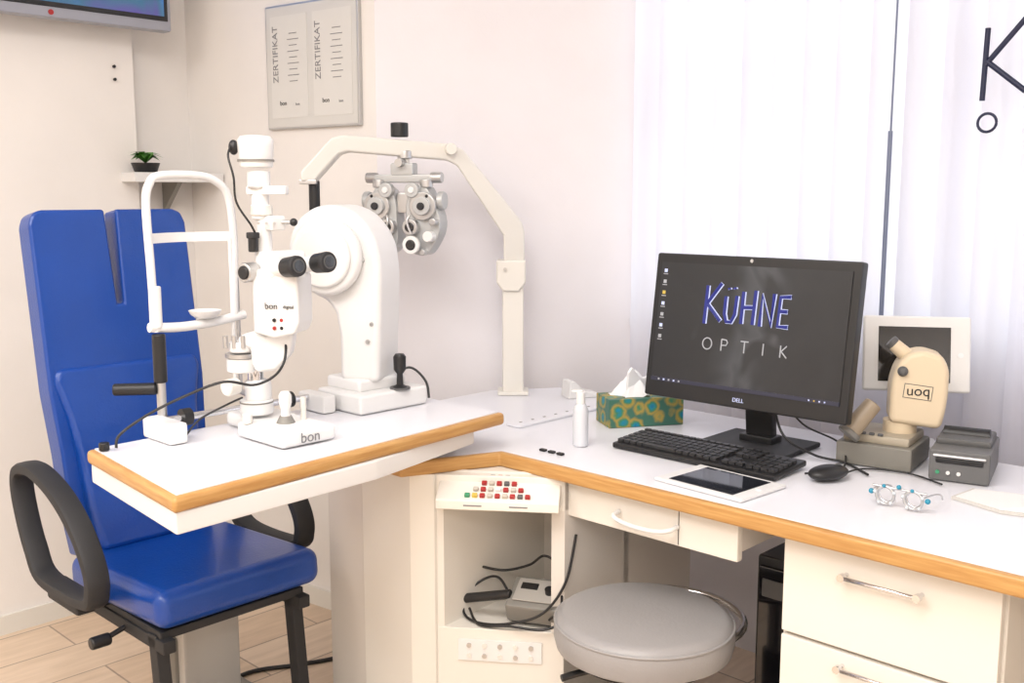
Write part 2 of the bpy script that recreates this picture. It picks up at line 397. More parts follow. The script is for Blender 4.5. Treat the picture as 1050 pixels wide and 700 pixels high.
# ------------------------------------------------------------------ slit lamp
SY = 2.06
sx0 = -.503
slp = root("slit_lamp", (sx0, SY, .8605), 0)
k = .00198
def PX(px, py, dy=0.0): return ((px-270)*k, dy, (445-py)*k)
R4 = (0, 0, RZ)
box("base_housing", (.165, .13, .032), (.045, -.03, .018), WHT, slp, rot=R4, bevel=.010, segs=4)
box("base_housing_rear", (.13, .10, .030), (-.03, .08, .017), WHT, slp, rot=R4, bevel=.010, segs=3)
text("brand_text", "bon", .030, (.1060, -.0880, .018), (90, 0, 46.2), INK, slp)
cyl("base_cylinder", .034, .03, PX(256, 417, .03), WHT, slp, bevel=.004)
cyl("base_cylinder_groove", .0345, .003, PX(256, 412, .03), GREY, slp)
cyl("base_cylinder_upper", .027, .045, PX(258, 400, .03), WHT, slp, bevel=.006)
cyl("rotation_column", .016, .06, PX(256, 380, .03), CHR, slp)
arm = [(-.055, .185), (-.055, .205), (-.02, .215), (.0, .205), (.025, .22), (.03, .26), (.035, .30), (.06, .30), (.058, .20), (.05, .165), (.02, .135), (-.02, .13), (-.03, .15), (-.03, .18)]
plate("swing_arm", arm, .0, .045, WHT, slp, bevel=.008)
cyl("scale_drum", .030, .030, PX(243, 372, .02), WHT, slp, bevel=.004)
cyl("scale_ring", .032, .008, PX(243, 362, .02), STL, slp)
cyl("drum_cap", .024, .022, PX(243, 353, .02), WHT, slp, bevel=.004)
for i in range(3): cyl("pin_%d" % i, .005, .025, PX(230+i*9, 347, .0), STL, slp, n=14)
cyl("arm_knob", .017, .03, PX(237, 392, -.02), WHT2, slp, rot=(90, 0, -30), bevel=.003)
body = [(-.014, .215), (-.014, .330), (.002, .345), (.07, .345), (.084, .33), (.084, .235), (.074, .215), (.03, .205)]
plate("microscope_body", body, -.02, .055, WHT, slp, bevel=.006, rot=(0, 0, -12))
for i in range(3):
    for j in range(2):
        cyl("body_button_%d_%d" % (i, j), .0038, .006, (.028+i*.015, -.027, .242-j*.016), RED if (i+j) % 2 else BLK, slp, rot=(90, 0, -12), n=12)
text("body_label", "bon", .018, (.022, -.0275, .270), (90, 0, -12), BLK, slp)
text("body_label_small", "digital", .010, (.058, -.034, .269), (90, 0, -12), BLK, slp)
box("binocular_head", (.065, .085, .055), PX(287, 268, .02), WHT, slp, rot=R4, bevel=.010, segs=3)
cyl("magnification_knob", .020, .03, PX(258, 275, -.01), STL, slp, rot=(90, 0, RZ+10), bevel=.003)
cyl("magnification_knob_cap", .014, .034, PX(258, 275, -.013), BLK, slp, rot=(90, 0, RZ+10), bevel=.003)
def along(name, c, direction, r, h, m, r2=None, bevel=0):
    o = cyl(name, r, h, c, m, slp, r2=r2, bevel=bevel)
    o.rotation_euler = Vector(direction).to_track_quat('Z', 'Y').to_euler(); return o
ed = Vector((.75, -.64, .12)).normalized()
for i, (px, py, dy) in enumerate(((294, 270, -.03), (321, 267, .005))):
    c0 = Vector(PX(px, py, dy))
    along("eyepiece_tube_%d" % i, c0, ed, .0155, .05, WHT, bevel=.002)
    along("eyepiece_%d" % i, c0+ed*.028, ed, .0195, .034, BLK, r2=.021, bevel=.003)
    along("eye_cup_%d" % i, c0+ed*.048, ed, .0215, .010, BLKM, r2=.020, bevel=.002)
    along("eye_ring_%d" % i, c0+ed*.0530, ed, .014, .002, GREY2)
    along("eye_lens_%d" % i, c0+ed*.0540, ed, .011, .002, GLOSS)
cyl("tower_tube_low", .015, .09, PX(270, 240, .03), WHT, slp, bevel=.003)
cyl("tower_tube", .018, .07, PX(267, 205, .03), WHT, slp, bevel=.004)
cyl("tower_neck", .023, .035, PX(266, 182, .03), WHT, slp, bevel=.004)
cyl("tower_neck_ring", .0235, .003, PX(266, 190, .03), STL, slp)
lathe("lamp_house", [(0, -.032), (.030, -.032), (.033, -.028), (.036, .010), (.036, .022), (.030, .030), (.014, .032), (0, .032)], PX(264, 154, .03), WHT, slp)
cyl("lamp_house_ring", .0365, .004, PX(264, 163, .03), GREY, slp)
box("mirror_arm", (.085, .022, .018), PX(276, 193, .02), WHT, slp, rot=(0, 0, -10), bevel=.004)
cyl("filter_drum", .022, .022, PX(268, 213, .03), WHT2, slp, bevel=.003)
cyl("filter_lever", .004, .055, PX(289, 225, .02), STL, slp, rot=(0, 90, -10), n=14)
ball("filter_lever_tip", .008, PX(302, 225, .015), BLK, slp)
box("aperture_block", (.05, .035, .03), PX(278, 226, .03), WHT, slp, rot=R4, bevel=.005)
for i in range(3): cyl("aperture_screw_%d" % i, .003, .004, PX(268+i*8, 226, -.0), STL, slp, rot=(90, 0, 0), n=10)
cyl("slit_knob", .010, .035, PX(262, 246, .0), BLK, slp, bevel=.003)
cyl("slit_knob_cap", .013, .012, PX(262, 238, .0), BLKM, slp, bevel=.002)
cyl("prism_head", .012, .04, PX(266, 252, .03), STL, slp)
ball("lamp_cable_plug", .010, PX(243, 150, .02), BLK, slp, (1, 1, 1.5))
tube("lamp_cable", [PX(243, 145, .02), PX(240, 158, .0), PX(246, 180, -.01), PX(248, 205, -.01), PX(262, 228, -.01), PX(266, 240, .0)], .0022, BLK, slp)
tube("power_cable", [PX(291, 345, .01), PX(292, 365, -.02), PX(282, 380, -.03), PX(262, 388, -.04), PX(235, 383, -.06), PX(200, 395, -.08), PX(165, 412, -.10), PX(140, 430, -.12), (-.262, -.13, .006)], .0028, BLK, slp)
tube("aux_cable", [PX(245, 405, .0), PX(225, 415, .02), PX(200, 428, .0), (-.16, -.03, .005)], .0022, BLK, slp)
cyl("cable_grommet", .010, .016, (-.285, -.13, .009), BLK, slp, bevel=.003)
cyl("joystick_boot", .020, .016, (.045, -.03, .040), GREY, slp, r2=.012)
lathe("joystick", [(0, 0), (.010, 0), (.009, .02), (.013, .035), (.013, .05), (.008, .058), (0, .059)], (.045, -.03, .04), WHT, slp)
cyl("base_lock_knob", .010, .02, (-.03, -.04, .044), WHT2, slp, bevel=.003)
cyl("usb_column", .006, .05, (.075, .0, .055), WHT2, slp)
def wl(p, q, z): x, y = W(p, q); return (x-sx0, y-SY, z-.86)
a0 = Vector(wl(-.335, -.66, .893)); a1 = Vector(wl(-.325, -.285, .893))
tube("axle", [a0, a1], .0075, CHR, slp, smooth=False)
box("rail_block_near", (.115, .040, .042), wl(-.300, -.665, .882), WHT, slp, rot=R4, bevel=.006)
box("rail_block_far", (.10, .035, .042), wl(-.315, -.285, .882), WHT, slp, rot=R4, bevel=.006)
for s in (-.60, -.35):
    cyl("gear_wheel_%d" % int(-s*100), .018, .02, wl(-.335, s, .893), BLK, slp, rot=(90, 0, RZ))
hA = W(-.346, -.655); hB = W(-.352, -.465)
hx0, hy0 = hA[0]-sx0, hA[1]-SY; hx1, hy1 = hB[0]-sx0, hB[1]-SY
def hp(t, z): return (hx0+(hx1-hx0)*t, hy0+(hy1-hy0)*t, z-.86)
tube("headrest_arch", [hp(.02, 1.075), hp(.0, 1.20), hp(-.02, 1.33), hp(.03, 1.372), hp(.15, 1.388), hp(.55, 1.390), hp(.80, 1.380), hp(.97, 1.345), hp(1.02, 1.25), hp(1.0, 1.16), hp(.99, 1.09)], .0085, WHT, slp)
bm = bmesh.new(); pr = None
for i in range(13):
    t = i/12; b = sin(pi*t)*.035; P = Vector(hp(t, 1.263)); off = Vector((-.722, .692, 0))*b
    v = [bm.verts.new(P+off+Vector((0, 0, zz))) for zz in (-.010, .010)]+[bm.verts.new(P+off+Vector((-.003, .003, zz))) for zz in (.010, -.010)]
    if pr:
        for a in range(4): bm.faces.new((pr[a], pr[(a+1) % 4], v[(a+1) % 4], v[a]))
    pr = v
fin(bm, "forehead_band", WHT, slp)
tube("chin_bar", [hp(-.05, 1.085), hp(.3, 1.080), hp(.7, 1.083), hp(1.12, 1.093)], .010, WHT, slp)
lathe("chin_cup", [(0, 0), (.02, 0), (.03, .008), (.034, .016), (.028, .014), (0, .008)], hp(.62, 1.094), WHT, slp)
cyl("post_sleeve", .0125, .085, hp(.03, 1.125), WHT, slp, bevel=.003)
cyl("post_black", .0135, .10, hp(.05, 1.020), BLK, slp, bevel=.003)
cyl("post_lower", .0095, .15, hp(.05, .940), STL, slp)
cyl("post_foot", .014, .03, hp(.05, .885), BLK, slp, bevel=.002)
o = cyl("chin_height_handle", .0125, .085, Vector(hp(.05, .958))+Vector((-.05, -.01, 0)), BLK, slp, rot=(0, 90, 8), bevel=.004)
for j, tt in enumerate((.97, 1.04)):
    tube("rear_rod_%d" % j, [hp(tt, 1.26), hp(tt, .93)], .0045, STL if j else WHT, slp, smooth=False)
tube("rear_rod_brace", [hp(1.0, .93), wl(-.335, -.42, .90)], .006, STL, slp, smooth=False)

# ------------------------------------------------------------------ second instrument (rounded arm) on the table
kr = root("keratometer_arm_unit", (*W(-.275, -.155), .8605), 0)
box("unit_base", (.165, .20, .045), (0, 0, .0235), WHT, kr, rot=R4, bevel=.008, segs=3)
box("unit_base_upper", (.125, .14, .03), (-.015, .01, .058), WHT, kr, rot=R4, bevel=.008, segs=3)
s2 = .00228
ol = [(356, 386), (398, 386), (401, 330), (403, 275), (400, 250), (393, 234), (380, 219), (365, 211), (348, 208), (330, 211), (314, 221), (304, 236), (300, 254), (303, 272), (311, 287), (326, 298), (342, 304), (352, 316), (356, 340)]
plate("curved_arm", [((x-380)*s2, (414-y)*s2) for x, y in ol], -.06, .06, WHT, kr, bevel=.016, rot=(0, 0, -18), segs=4)
cyl("rotating_head", .088, .03, (-.092, -.050, .352), WHT, kr, rot=(90, 0, -18), bevel=.012, n=48)
cyl("rotating_head_face", .070, .016, (-.097, -.067, .352), WHT, kr, rot=(90, 0, -18), bevel=.007, n=48)
cyl("head_screw", .006, .02, (-.01, -.065, .345), STL, kr, rot=(90, 0, -18), n=14)
for i in range(2): cyl("vent_%d" % i, .005, .004, (.01*i, -.066, .16+.04*i), STL, kr, rot=(90, 0, -18), n=14)
lathe("control_stick", [(0, 0), (.016, 0), (.016, .006), (.008, .01), (.007, .035), (.014, .045), (.015, .075), (.010, .082), (0, .083)], (.068, -.03, .045), BLK, kr)
cyl("stick_plate", .024, .004, (.068, -.03, .047), GREY2, kr)
tube("unit_cable", [(.03, .05, .05), (.08, .06, .08), (.12, .05, .05), (.13, .03, .012)], .003, BLK, kr)

# ------------------------------------------------------------------ phoropter arm
pa = root("phoropter_stand", (0, 2.975, 0), 0)
out = [(-.548, 1.385), (-.548, 1.41), (-.475, 1.497), (-.445, 1.507), (-.175, 1.490), (-.135, 1.475), (.028, 1.275), (.037, 1.245), (.037, 1.16), (-.024, 1.16), (-.024, 1.235), (-.152, 1.430), (-.18, 1.445), (-.435, 1.463), (-.455, 1.456), (-.515, 1.385)]
plate("cantilever_arm", out, -.028, .028, WHT2, pa, bevel=.007, shear=.48)
plate("joint_bracket", [(-.045, 1.165), (.040, 1.165), (.040, 1.10), (.020, 1.075), (-.025, 1.075), (-.045, 1.10)], -.04, .04, WHT2, pa, bevel=.006)
box("upright", (.062, .06, .32), (.003, 0, .9306), WHT2, pa, bevel=.006)
box("foot_flange", (.09, .08, .012), (.003, 0, .7765), WHT2, pa)
cyl("arm_screw", .005, .01, (-.02, -.042, 1.14), STL, pa, rot=(90, 0, 0), n=14)
box("arm_tip_cap", (.045, .05, .012), (-.532, -.257, 1.384), STL, pa, bevel=.002)
cyl("tilt_handle", .0145, .085, (-.520, -.252, 1.345), BLK, pa, bevel=.003)
cyl("arm_hub", .016, .03, (-.17, -.115, 1.475), WHT2, pa, rot=(90, 0, 20), bevel=.003)
hx, hy = -.305, -.147
cyl("hub_knob", .024, .038, (hx, hy, 1.525), BLK, pa, bevel=.003)
# phoropter, hung from the arm
ph = root("phoropter", (hx+.012, 2.975+hy-.01, 1.296), -18, 1.12)
cyl("suspension_rod", .011, .060, (0, .005, .138), WHT2, ph)
cyl("suspension_collar", .018, .02, (0, .005, .145), STL, ph, bevel=.003)
box("bridge_bar", (.15, .03, .020), (0, 0, .088), PHG, ph, bevel=.004)
box("bridge_top", (.06, .035, .03), (0, 0, .110), PHG, ph, bevel=.005)
cyl("leveling_knob", .010, .03, (0, -.02, .125), STL, ph, rot=(90, 0, 0), n=16)
cyl("pd_knob", .013, .03, (.085, 0, .090), STL, ph, rot=(0, 90, 0), bevel=.003)
cyl("pd_knob_b", .013, .03, (-.085, 0, .090), STL, ph, rot=(0, 90, 0), bevel=.003)
box("nose_bridge", (.03, .03, .05), (0, 0, .03), STL, ph, bevel=.004)
for sgn in (-1, 1):
    nm = "l" if sgn < 0 else "r"
    pts = []
    for a in range(40):
        t = 2*pi*a/40
        rr = 1+.07*cos(3*t+.6)+.04*cos(5*t)
        pts.append((sgn*(.052+.045*cos(t)*rr), -.015+.085*sin(t)*rr))
    plate("battery_"+nm, pts, -.022, .028, PHG, ph, bevel=.005)
    F = lambda n_, r_, x_, z_, y_, h_, m_: cyl(n_+nm, r_, h_, (sgn*x_, y_, z_), m_, ph, rot=(90, 0, 0), bevel=.0025, n=24)
    F("main_dial_", .034, .060, .022, -.027, .014, STL); F("main_dial_hub_", .022, .060, .022, -.034, .016, PHG); F("main_dial_cap_", .009, .060, .022, -.040, .016, BLKM)
    F("upper_dial_", .018, .034, .060, -.028, .02, PHG); F("upper_dial_cap_", .008, .034, .060, -.036, .012, WHT)
    F("aperture_ring_", .020, .030, -.028, -.032, .02, STL); F("aperture_", .012, .030, -.028, -.035, .020, GLOSS)
    F("cross_cyl_ring_", .022, .036, -.070, -.045, .012, WHT); F("cross_cyl_lens_", .013, .036, -.070, -.047, .012, GLOSS)
    F("axis_knob_", .013, .078, -.050, -.032, .03, WHT); F("axis_knob_b_", .009, .090, -.015, -.030, .03, STL); F("axis_knob_c_", .008, .060, -.088, -.028, .02, STL)
    F("scale_window_", .006, .045, -.004, -.028, .008, WHT); F("marker_", .004, .072, .046, -.034, .004, BLK); F("marker_b_", .004, .082, .000, -.026, .006, WHT)
    cyl("side_dial_"+nm, .022, .016, (sgn*.098, 0, .035), PHG, ph, rot=(0, 90, 0), bevel=.003)
    cyl("top_dial_"+nm, .016, .02, (sgn*.062, -.01, .076), STL, ph, bevel=.003)
    tube("aux_lever_"+nm, [(sgn*.036, -.045, -.045), (sgn*.025, -.045, -.015), (sgn*.03, -.04, .0)], .003, STL, ph)

# ------------------------------------------------------------------ examination chair
ch = root("examination_chair", (-.762, 2.322, 0), RZ)
bm = bmesh.new(); bmesh.ops.create_cube(bm, size=1); bmesh.ops.scale(bm, vec=(.45, .41, .085), verts=bm.verts)
fin(bm, "seat_cushion", BLUE, ch, (.005, .010, .475), (0, -3, 0), bevel=.030, segs=5)
box("seat_pan", (.40, .36, .02), (0, 0, .425), BLKM, ch)
hw = .200
lo = [(-.175, 0), (-.185, .10), (-.19, .25), (-hw, .40), (-hw, .80), (-.190, .825), (-.17, .835), (-.014, .835), (-.008, .60), (.008, .60), (.014, .835), (.17, .835), (.190, .825), (hw, .80), (hw, .40), (.19, .25), (.185, .10), (.175, 0)]
bk = plate("backrest", lo, -.035, .035, BLUE, ch, bevel=.012, segs=4)
MB = Matrix.Translation((-.252, .012, .485)) @ Matrix.Rotation(radians(-8.5), 4, 'Y') @ Matrix.Rotation(radians(90), 4, 'Z')
bk.matrix_basis = MB
lu = [(-.135, .0), (-.150, .10), (-.158, .24), (-.168, .33), (-.19, .42), (-.18, .45), (.18, .45), (.19, .42), (.168, .33), (.158, .24), (.150, .10), (.135, 0)]
lb = plate("lumbar_cushion", lu, -.024, .024, BLUE, ch, bevel=.020, segs=5)
lb.matrix_basis = Matrix.Translation((-.196, .012, .50)) @ Matrix.Rotation(radians(-13.5), 4, 'Y') @ Matrix.Rotation(radians(90), 4, 'Z')
box("back_shell", (.02, .30, .52), (-.330, .012, .73), BLKM, ch, rot=(0, -8.5, 0))
for sg, nm in ((-1, "near"), (1, "far")):
    loop = [(-.165, .482), (-.230, .54), (-.272, .62), (-.287, .685), (-.262, .722), (-.18, .730), (-.07, .700), (.02, .645), (.080, .575), (.090, .52), (.05, .485)]
    bm = bmesh.new(); P = smoothpts([(x, 0, z) for x, z in loop], 8, True); rings = []
    N = len(P)
    for i in range(N):
        tdir = (P[(i+1) % N]-P[i-1]).normalized(); nrm = Vector((-tdir.z, 0, tdir.x))
        r = []
        for a in range(12):
            t = 2*pi*a/12; ca, sa = cos(t), sin(t)
            cx = math.copysign(abs(ca)**.6, ca)*.015; cy = math.copysign(abs(sa)**.6, sa)*.026
            r.append(bm.verts.new(P[i]+nrm*cx+Vector((0, cy, 0))))
        rings.append(r)
    for i in range(N):
        for a in range(12): bm.faces.new((rings[i][a], rings[i][(a+1) % 12], rings[(i+1) % N][(a+1) % 12], rings[(i+1) % N][a]))
    fin(bm, "armrest_"+nm, BLKM, ch, (0, sg*.262, 0))
    box("armrest_bracket_"+nm, (.16, .045, .045), (-.06, sg*.256, .468), BLKM, ch, bevel=.008)
    box("armrest_crossbar_"+nm, (.05, .10, .02), (-.06, sg*.21, .440), BLKM, ch)
PG = mat("pedestal_grey", (.50, .49, .47), .4, .2)
box("pedestal_column", (.15, .15, .39), (-.02, .02, .22), PG, ch, bevel=.01)
box("pedestal_sleeve", (.10, .17, .30), (-.02, .02, .18), GREY, ch, bevel=.01)
box("pedestal_foot", (.5, .5, .03), (-.02, .02, .017), GREY, ch, bevel=.01)
for sg in (-1, 1):
    a = "a" if sg < 0 else "b"
    box("footrest_bar_"+a, (.035, .03, .35), (.185, sg*.17, .25), BLKM, ch, rot=(0, -6, 0), bevel=.004)
    box("seat_frame_"+a, (.40, .03, .03), (.02, sg*.17, .405), BLKM, ch, bevel=.004)
box("footrest_plate", (.22, .42, .02), (.27, 0, .085), BLKM, ch, bevel=.005)
tube("height_lever", [(.04, -.15, .41), (.04, -.215, .392), (.04, -.225, .388)], .006, BLK, ch)
cyl("height_lever_grip", .014, .045, (.04, -.240, .386), BLK, ch, rot=(90, 0, 0), bevel=.005)

# ------------------------------------------------------------------ stool
st = root("swivel_stool", (.268, 1.980, 0), 0)
lathe("stool_seat", [(0, .437), (.165, .437), (.178, .445), (.183, .465), (.183, .490), (.176, .505), (.160, .513), (.05, .516), (0, .516)], (0, 0, 0), STOOLM, st, n=64)
tube("seat_piping", [(.181*cos(a*pi/24), .181*sin(a*pi/24), .497) for a in range(48)], .003, STOOLM, st, cyc=True, smooth=False)
cyl("seat_underplate", .15, .012, (0, 0, .431), BLKM, st)
cyl("gas_lift", .025, .30, (0, 0, .27), CHR, st)
cyl("gas_lift_cover", .035, .16, (0, 0, .17), BLK, st)
tube("stool_lever", [(0, 0, .41), (-.12, -.05, .41), (-.17, -.07, .405)], .007, BLK, st)
for i in range(5):
    a = 2*pi*i/5+.3
    tube("star_leg_%d" % i, [(.02*cos(a), .02*sin(a), .11), (.20*cos(a), .20*sin(a), .075)], .016, CHR, st, smooth=False)
    cyl("caster_%d" % i, .026, .035, (.20*cos(a), .20*sin(a), .0265), BLK, st, rot=(90, 0, math.degrees(a)))
tube("back_ring", [(.055+.16*cos(a*pi/16), .065+.16*sin(a*pi/16), .475) for a in range(-6, 17)], .008, CHR, st, smooth=False)
tube("back_ring_strut", [(0, 0, .43), (.14, .14, .43), (.165, .175, .47)], .008, CHR, st, smooth=False)
# computer tower
pc = root("computer_tower", (*W(.600, .43), 0), RZ)
box("tower_case", (.17, .34, .54), (0, 0, .315), BLK, pc, bevel=.006)
box("tower_front", (.15, .012, .50), (0, -.174, .315), GLOSS, pc)
box("tower_drive_bay", (.13, .006, .04), (0, -.182, .52), GREY2, pc)
for i in range(4):
    box("tower_caster_%d" % i, (.03, .03, .045), ((-.06, .06)[i % 2], (-.13, .13)[i//2], .023), BLK, pc)
fc = root("floor_cables", (0, 0, 0), 0)
for i in range(3):
    tube("floor_cable_%d" % i, [(*W(.25+.1*i, .5), .006), (*W(.3, .45+.05*i), .006), (*W(.45+.03*i, .62), .006), (*W(.62, .65+.04*i), .006)], .005, BLK, fc)
tube("floor_cable_left", [(-.85, 2.60, .006), (-.75, 2.75, .006), (-.62, 2.80, .006), (-.50, 2.86, .006), (-.45, 2.98, .006)], .006, BLK, fc)

# ------------------------------------------------------------------ monitor
mo = root("desktop_monitor", (.5055, 2.256, .8755), -42.8)
pn = bpy.data.objects.new("panel", None); COL.objects.link(pn); pn.parent = mo; pn.rotation_euler = (radians(-8), 0, 0)
MW, MH = .512, .342
box("housing", (MW, .03, MH), (0, .016, MH/2), BLK, pn, bevel=.005)
box("housing_rear", (.30, .04, .22), (0, .05, MH/2), BLK, pn, bevel=.01)
SCR = emis_ramp("desktop_wallpaper", [(0.0, (.008, .008, .010)), (.42, (.016, .016, .018)), (.56, (.075, .075, .08)), (.62, (.020, .020, .023)), (1.0, (.008, .008, .010))], 'X', 1.4, .28, 1.0, .5, .35)
box("screen", (MW-.036, .002, MH-.060), (0, -.0005, MH/2+.008), SCR, pn, bevel=0)
WE = mat("logo_white", (.2, .2, .25), .5, emit=(.55, .60, .85), estr=1.0)
BE = mat("logo_blue", (.01, .015, .08), .6, emit=(.008, .012, .17), estr=1.0)
GE = mat("logo_grey", (.2, .2, .2), .5, emit=(.30, .30, .32), estr=1.0)
strokes("logo_outline", KU, .080, .088, .0058, WE, pn, -.104, -.0005, .183)
strokes("logo_fill", KU, .080, .088, .0041, BE, pn, -.104, -.0044, .183)
strokes("logo_optik", optik(2.05), .024, .026, .0014, GE, pn, -.105, -.002, .125)
for i in range(7):
    box("icon_%d" % i, (.008, .001, .008), (-.225, -.002, .300-.026*i), (WE, GE, YEL, WE, GE, WE, GE)[i], pn, bevel=0)
    box("icon_label_%d" % i, (.012, .001, .002), (-.225, -.002, .292-.026*i), GE, pn, bevel=0)
box("taskbar", (MW-.036, .001, .009), (0, -.002, .042), mat("taskbar", (.02, .02, .03), .3, emit=(.01, .012, .03)), pn, bevel=0)
for i in range(5): box("task_icon_%d" % i, (.004, .001, .004), (-.215+.014*i, -.003, .042), WE if i % 2 else GE, pn, bevel=0)
for i in range(4): box("tray_icon_%d" % i, (.003, .001, .003), (.17+.012*i, -.003, .042), WE if i != 1 else YEL, pn, bevel=0)
text("brand_badge", "DELL", .013, (0, -.0005, .018), (90, 0, 0), WE, pn)
cyl("webcam", .004, .003, (0, -.001, MH-.010), STL, pn, rot=(90, 0, 0), n=14)
box("stand_neck", (.07, .025, .20), (0, .105, .0), BLK, mo, rot=(6, 0, 0), bevel=.005)
box("stand_neck_mount", (.09, .06, .09), (0, .09, .14), BLK, mo, bevel=.01)
box("stand_base", (.225, .18, .012), (0, .10, -.0985), BLKM, mo, bevel=.004)
box("stand_collar", (.085, .05, .02), (0, .11, -.087), BLK, mo, bevel=.004)
tube("monitor_cable", [(.05, .07, .02), (.10, .03, -.05), (.16, .06, -.09), (.22, .08, -.1), (.30, .02, -.1)], .0028, BLK, mo)
tube("monitor_cable_b", [(.06, .08, .03), (.12, .08, -.03), (.19, .12, -.07), (.24, .03, -.1), (.20, -.06, -.1)], .0022, BLK, mo)

# keyboard
kb = root("keyboard", (.430, 2.218, .7702), RZ, .95)
box("keyboard_case", (.44, .145, .014), (0, 0, .012), BLK, kb, rot=(3, 0, 0), bevel=.004)
bm = bmesh.new()
def key(bm, x, y, w, dd):
    r = bmesh.ops.create_cube(bm, size=1); bmesh.ops.scale(bm, vec=(w, dd, .007), verts=r["verts"])
    bmesh.ops.translate(bm, vec=(x, y, 0), verts=r["verts"])
for r in range(6):
    yy = .055-.0205*r-(.004 if r else 0)
    for c in range(15):
        if r == 5 and 3 < c < 9: continue
        key(bm, -.205+.0188*c, yy, .0155, .015 if r else .010)
    for c in range(3):
        if r in (3,) or (r == 4 and c != 1): continue
        key(bm, .088+.0185*c, yy, .0155, .015 if r else .010)
    if r:
        for c in range(4): key(bm, .150+.0185*c, yy, .0155, .015)
key(bm, -.092, .055-.0205*5-.004, .09, .015)
fin(bm, "keys", mat("key_black", (.028, .028, .03), .45), kb, (0, 0, .023), (3, 0, 0), bevel=0)
ms = root("computer_mouse", (.650, 2.045, .7702), -60)
ball("mouse_body", .03, (0, 0, .016), BLK, ms, (1.0, 1.65, .52))
box("scroll_wheel", (.006, .016, .006), (0, .028, .029), GREY2, ms)
tube("mouse_cable", [(0, .05, .008), (-.01, .12, .005), (.06, .17, .005), (.15, .16, .005)], .002, BLK, ms)
tb = root("tablet_computer", (.420, 2.012, .7702), -48, .95)
box("tablet_body", (.225, .160, .008), (0, 0, .0045), WHT, tb, bevel=.003)
box("tablet_screen", (.165, .135, .001), (0, 0, .009), emis_ramp("tablet_glass", [(0, (.005, .006, .01)), (.5, (.01, .012, .02)), (1, (.006, .006, .008))], 'X', 2, .5, 1.0, .2, .05), tb, bevel=0)
cyl("tablet_home", .006, .001, (.098, 0, .009), PAPER, tb)
# tissue box
ti = root("tissue_box", (.328, 2.585, .7702), 14, .93)
box("box_body", (.215, .11, .078), (0, 0, .0395), PEACOCK, ti, bevel=.002)
bm = bmesh.new(); bmesh.ops.create_grid(bm, x_segments=22, y_segments=22, size=.5)
random.seed(2)
for v in bm.verts:
    x, y = v.co.x, v.co.y; r = sqrt(x*x+y*y); t = atan2(y, x)
    v.co = Vector((x*.11*(1+.25*sin(3*t))-.015, y*.07, .074+max(0, .52-r)*.15+.018*sin(5*t+1)*r*2*max(0, 1-r)+random.uniform(-.0015, .0015)))
fin(bm, "tissue", PAPER, ti)
plate("tissue_peak", [(-.045, .0), (-.05, .07), (-.04, .085), (-.015, .06), (.0, .05), (.02, .055), (.04, .03), (.04, 0)], -.003, .006, PAPER, ti, bevel=.002, loc=(0, 0, .077), rot=(12, 0, 15))
bt = root("sanitizer_bottle", (.160, 2.335, .7702), 0)
lathe("bottle", [(0, .001), (.016, .001), (.018, .005), (.018, .085), (.013, .098), (.008, .102), (0, .102)], (0, 0, 0), mat("bottle_plastic", (.66, .68, .72), .25), bt)
cyl("cap", .0105, .028, (0, 0, .114), WHT, bt, bevel=.002)
box("nozzle", (.025, .008, .006), (-.008, 0, .130), WHT, bt)
cd = root("card_holder", (.20, 2.93, .7702), 20)
plate("holder_profile", [(-.05, 0), (.05, 0), (.045, .012), (.0, .02), (-.03, .05), (-.045, .05)], -.03, .03, WHT, cd, bevel=.003)

# ------------------------------------------------------------------ tonometer + printer
def alg(name, c, direction, r, h, m, par, r2=None, bevel=0):
    o = cyl(name, r, h, c, m, par, r2=r2, bevel=bevel); o.rotation_euler = Vector(direction).to_track_quat('Z', 'Y').to_euler(); return o
tn = root("tonometer", (.826, 2.195, .7702), -35)
box("tonometer_base", (.16, .16, .050), (-.01, 0, .0265), mat("tonometer_base_grey", (.20, .19, .165), .5), tn, bevel=.006)
box("tonometer_deck", (.14, .13, .020), (-.01, 0, .060), mat("plastic_taupe", (.40, .35, .27), .5), tn, bevel=.006)
for i in range(4): box("deck_key_%d" % i, (.012, .008, .005), (-.055+.018*i, -.062, .071), GREY2, tn, rot=(20, 0, 0))
hd = [(-.045, .085), (-.050, .13), (-.054, .17), (-.048, .21), (-.030, .238), (.0, .25), (.040, .243), (.058, .215), (.064, .16), (.064, .12), (.060, .085)]
HX, HY = .030, .01
plate("tonometer_head", hd, -.040, .045, CREAM, tn, bevel=.013, segs=4, loc=(HX, HY, .006), rot=(0, 6, 20))
def hl(x, y, z):
    c, s_ = cos(radians(20)), sin(radians(20)); x2 = x*cos(radians(6))+z*sin(radians(6)); z2 = -x*sin(radians(6))+z*cos(radians(6))
    return (HX+x2*c-y*s_, HY+x2*s_+y*c, z2+.006)
plate("label_rim", [(-.029, -.0155), (.029, -.0155), (.029, .0155), (-.029, .0155)], -.001, .001, GREY2, tn, loc=hl(.002, -.0400, .160), rot=(0, 6, 20))
plate("label_frame", [(-.0275, -.014), (.0275, -.014), (.0275, .014), (-.0275, .014)], -.001, .001, CREAM, tn, loc=hl(.002, -.0408, .160), rot=(0, 6, 20))
text("label", "uoq", .031, hl(.002, -.0424, .162), (90, 0, 20), BLK, tn, .0006)
cyl("head_joint", .035, .03, (.02, .01, .080), CREAM, tn)
dd = Vector((.45, .45, .72)).normalized()
TU = mat("tube_taupe", (.34, .27, .19), .4)
alg("measuring_tube", Vector((-.040, -.075, .105)), dd, .022, .085, TU, tn, r2=.019, bevel=.004)
alg("measuring_tube_rim", Vector((-.058, -.093, .074)), dd, .025, .012, GREY, tn, bevel=.003)
alg("eyepiece_a", hl(-.040, -.0, .238), (-.6, -.2, .55), .017, .045, CREAM, tn, r2=.014, bevel=.003)
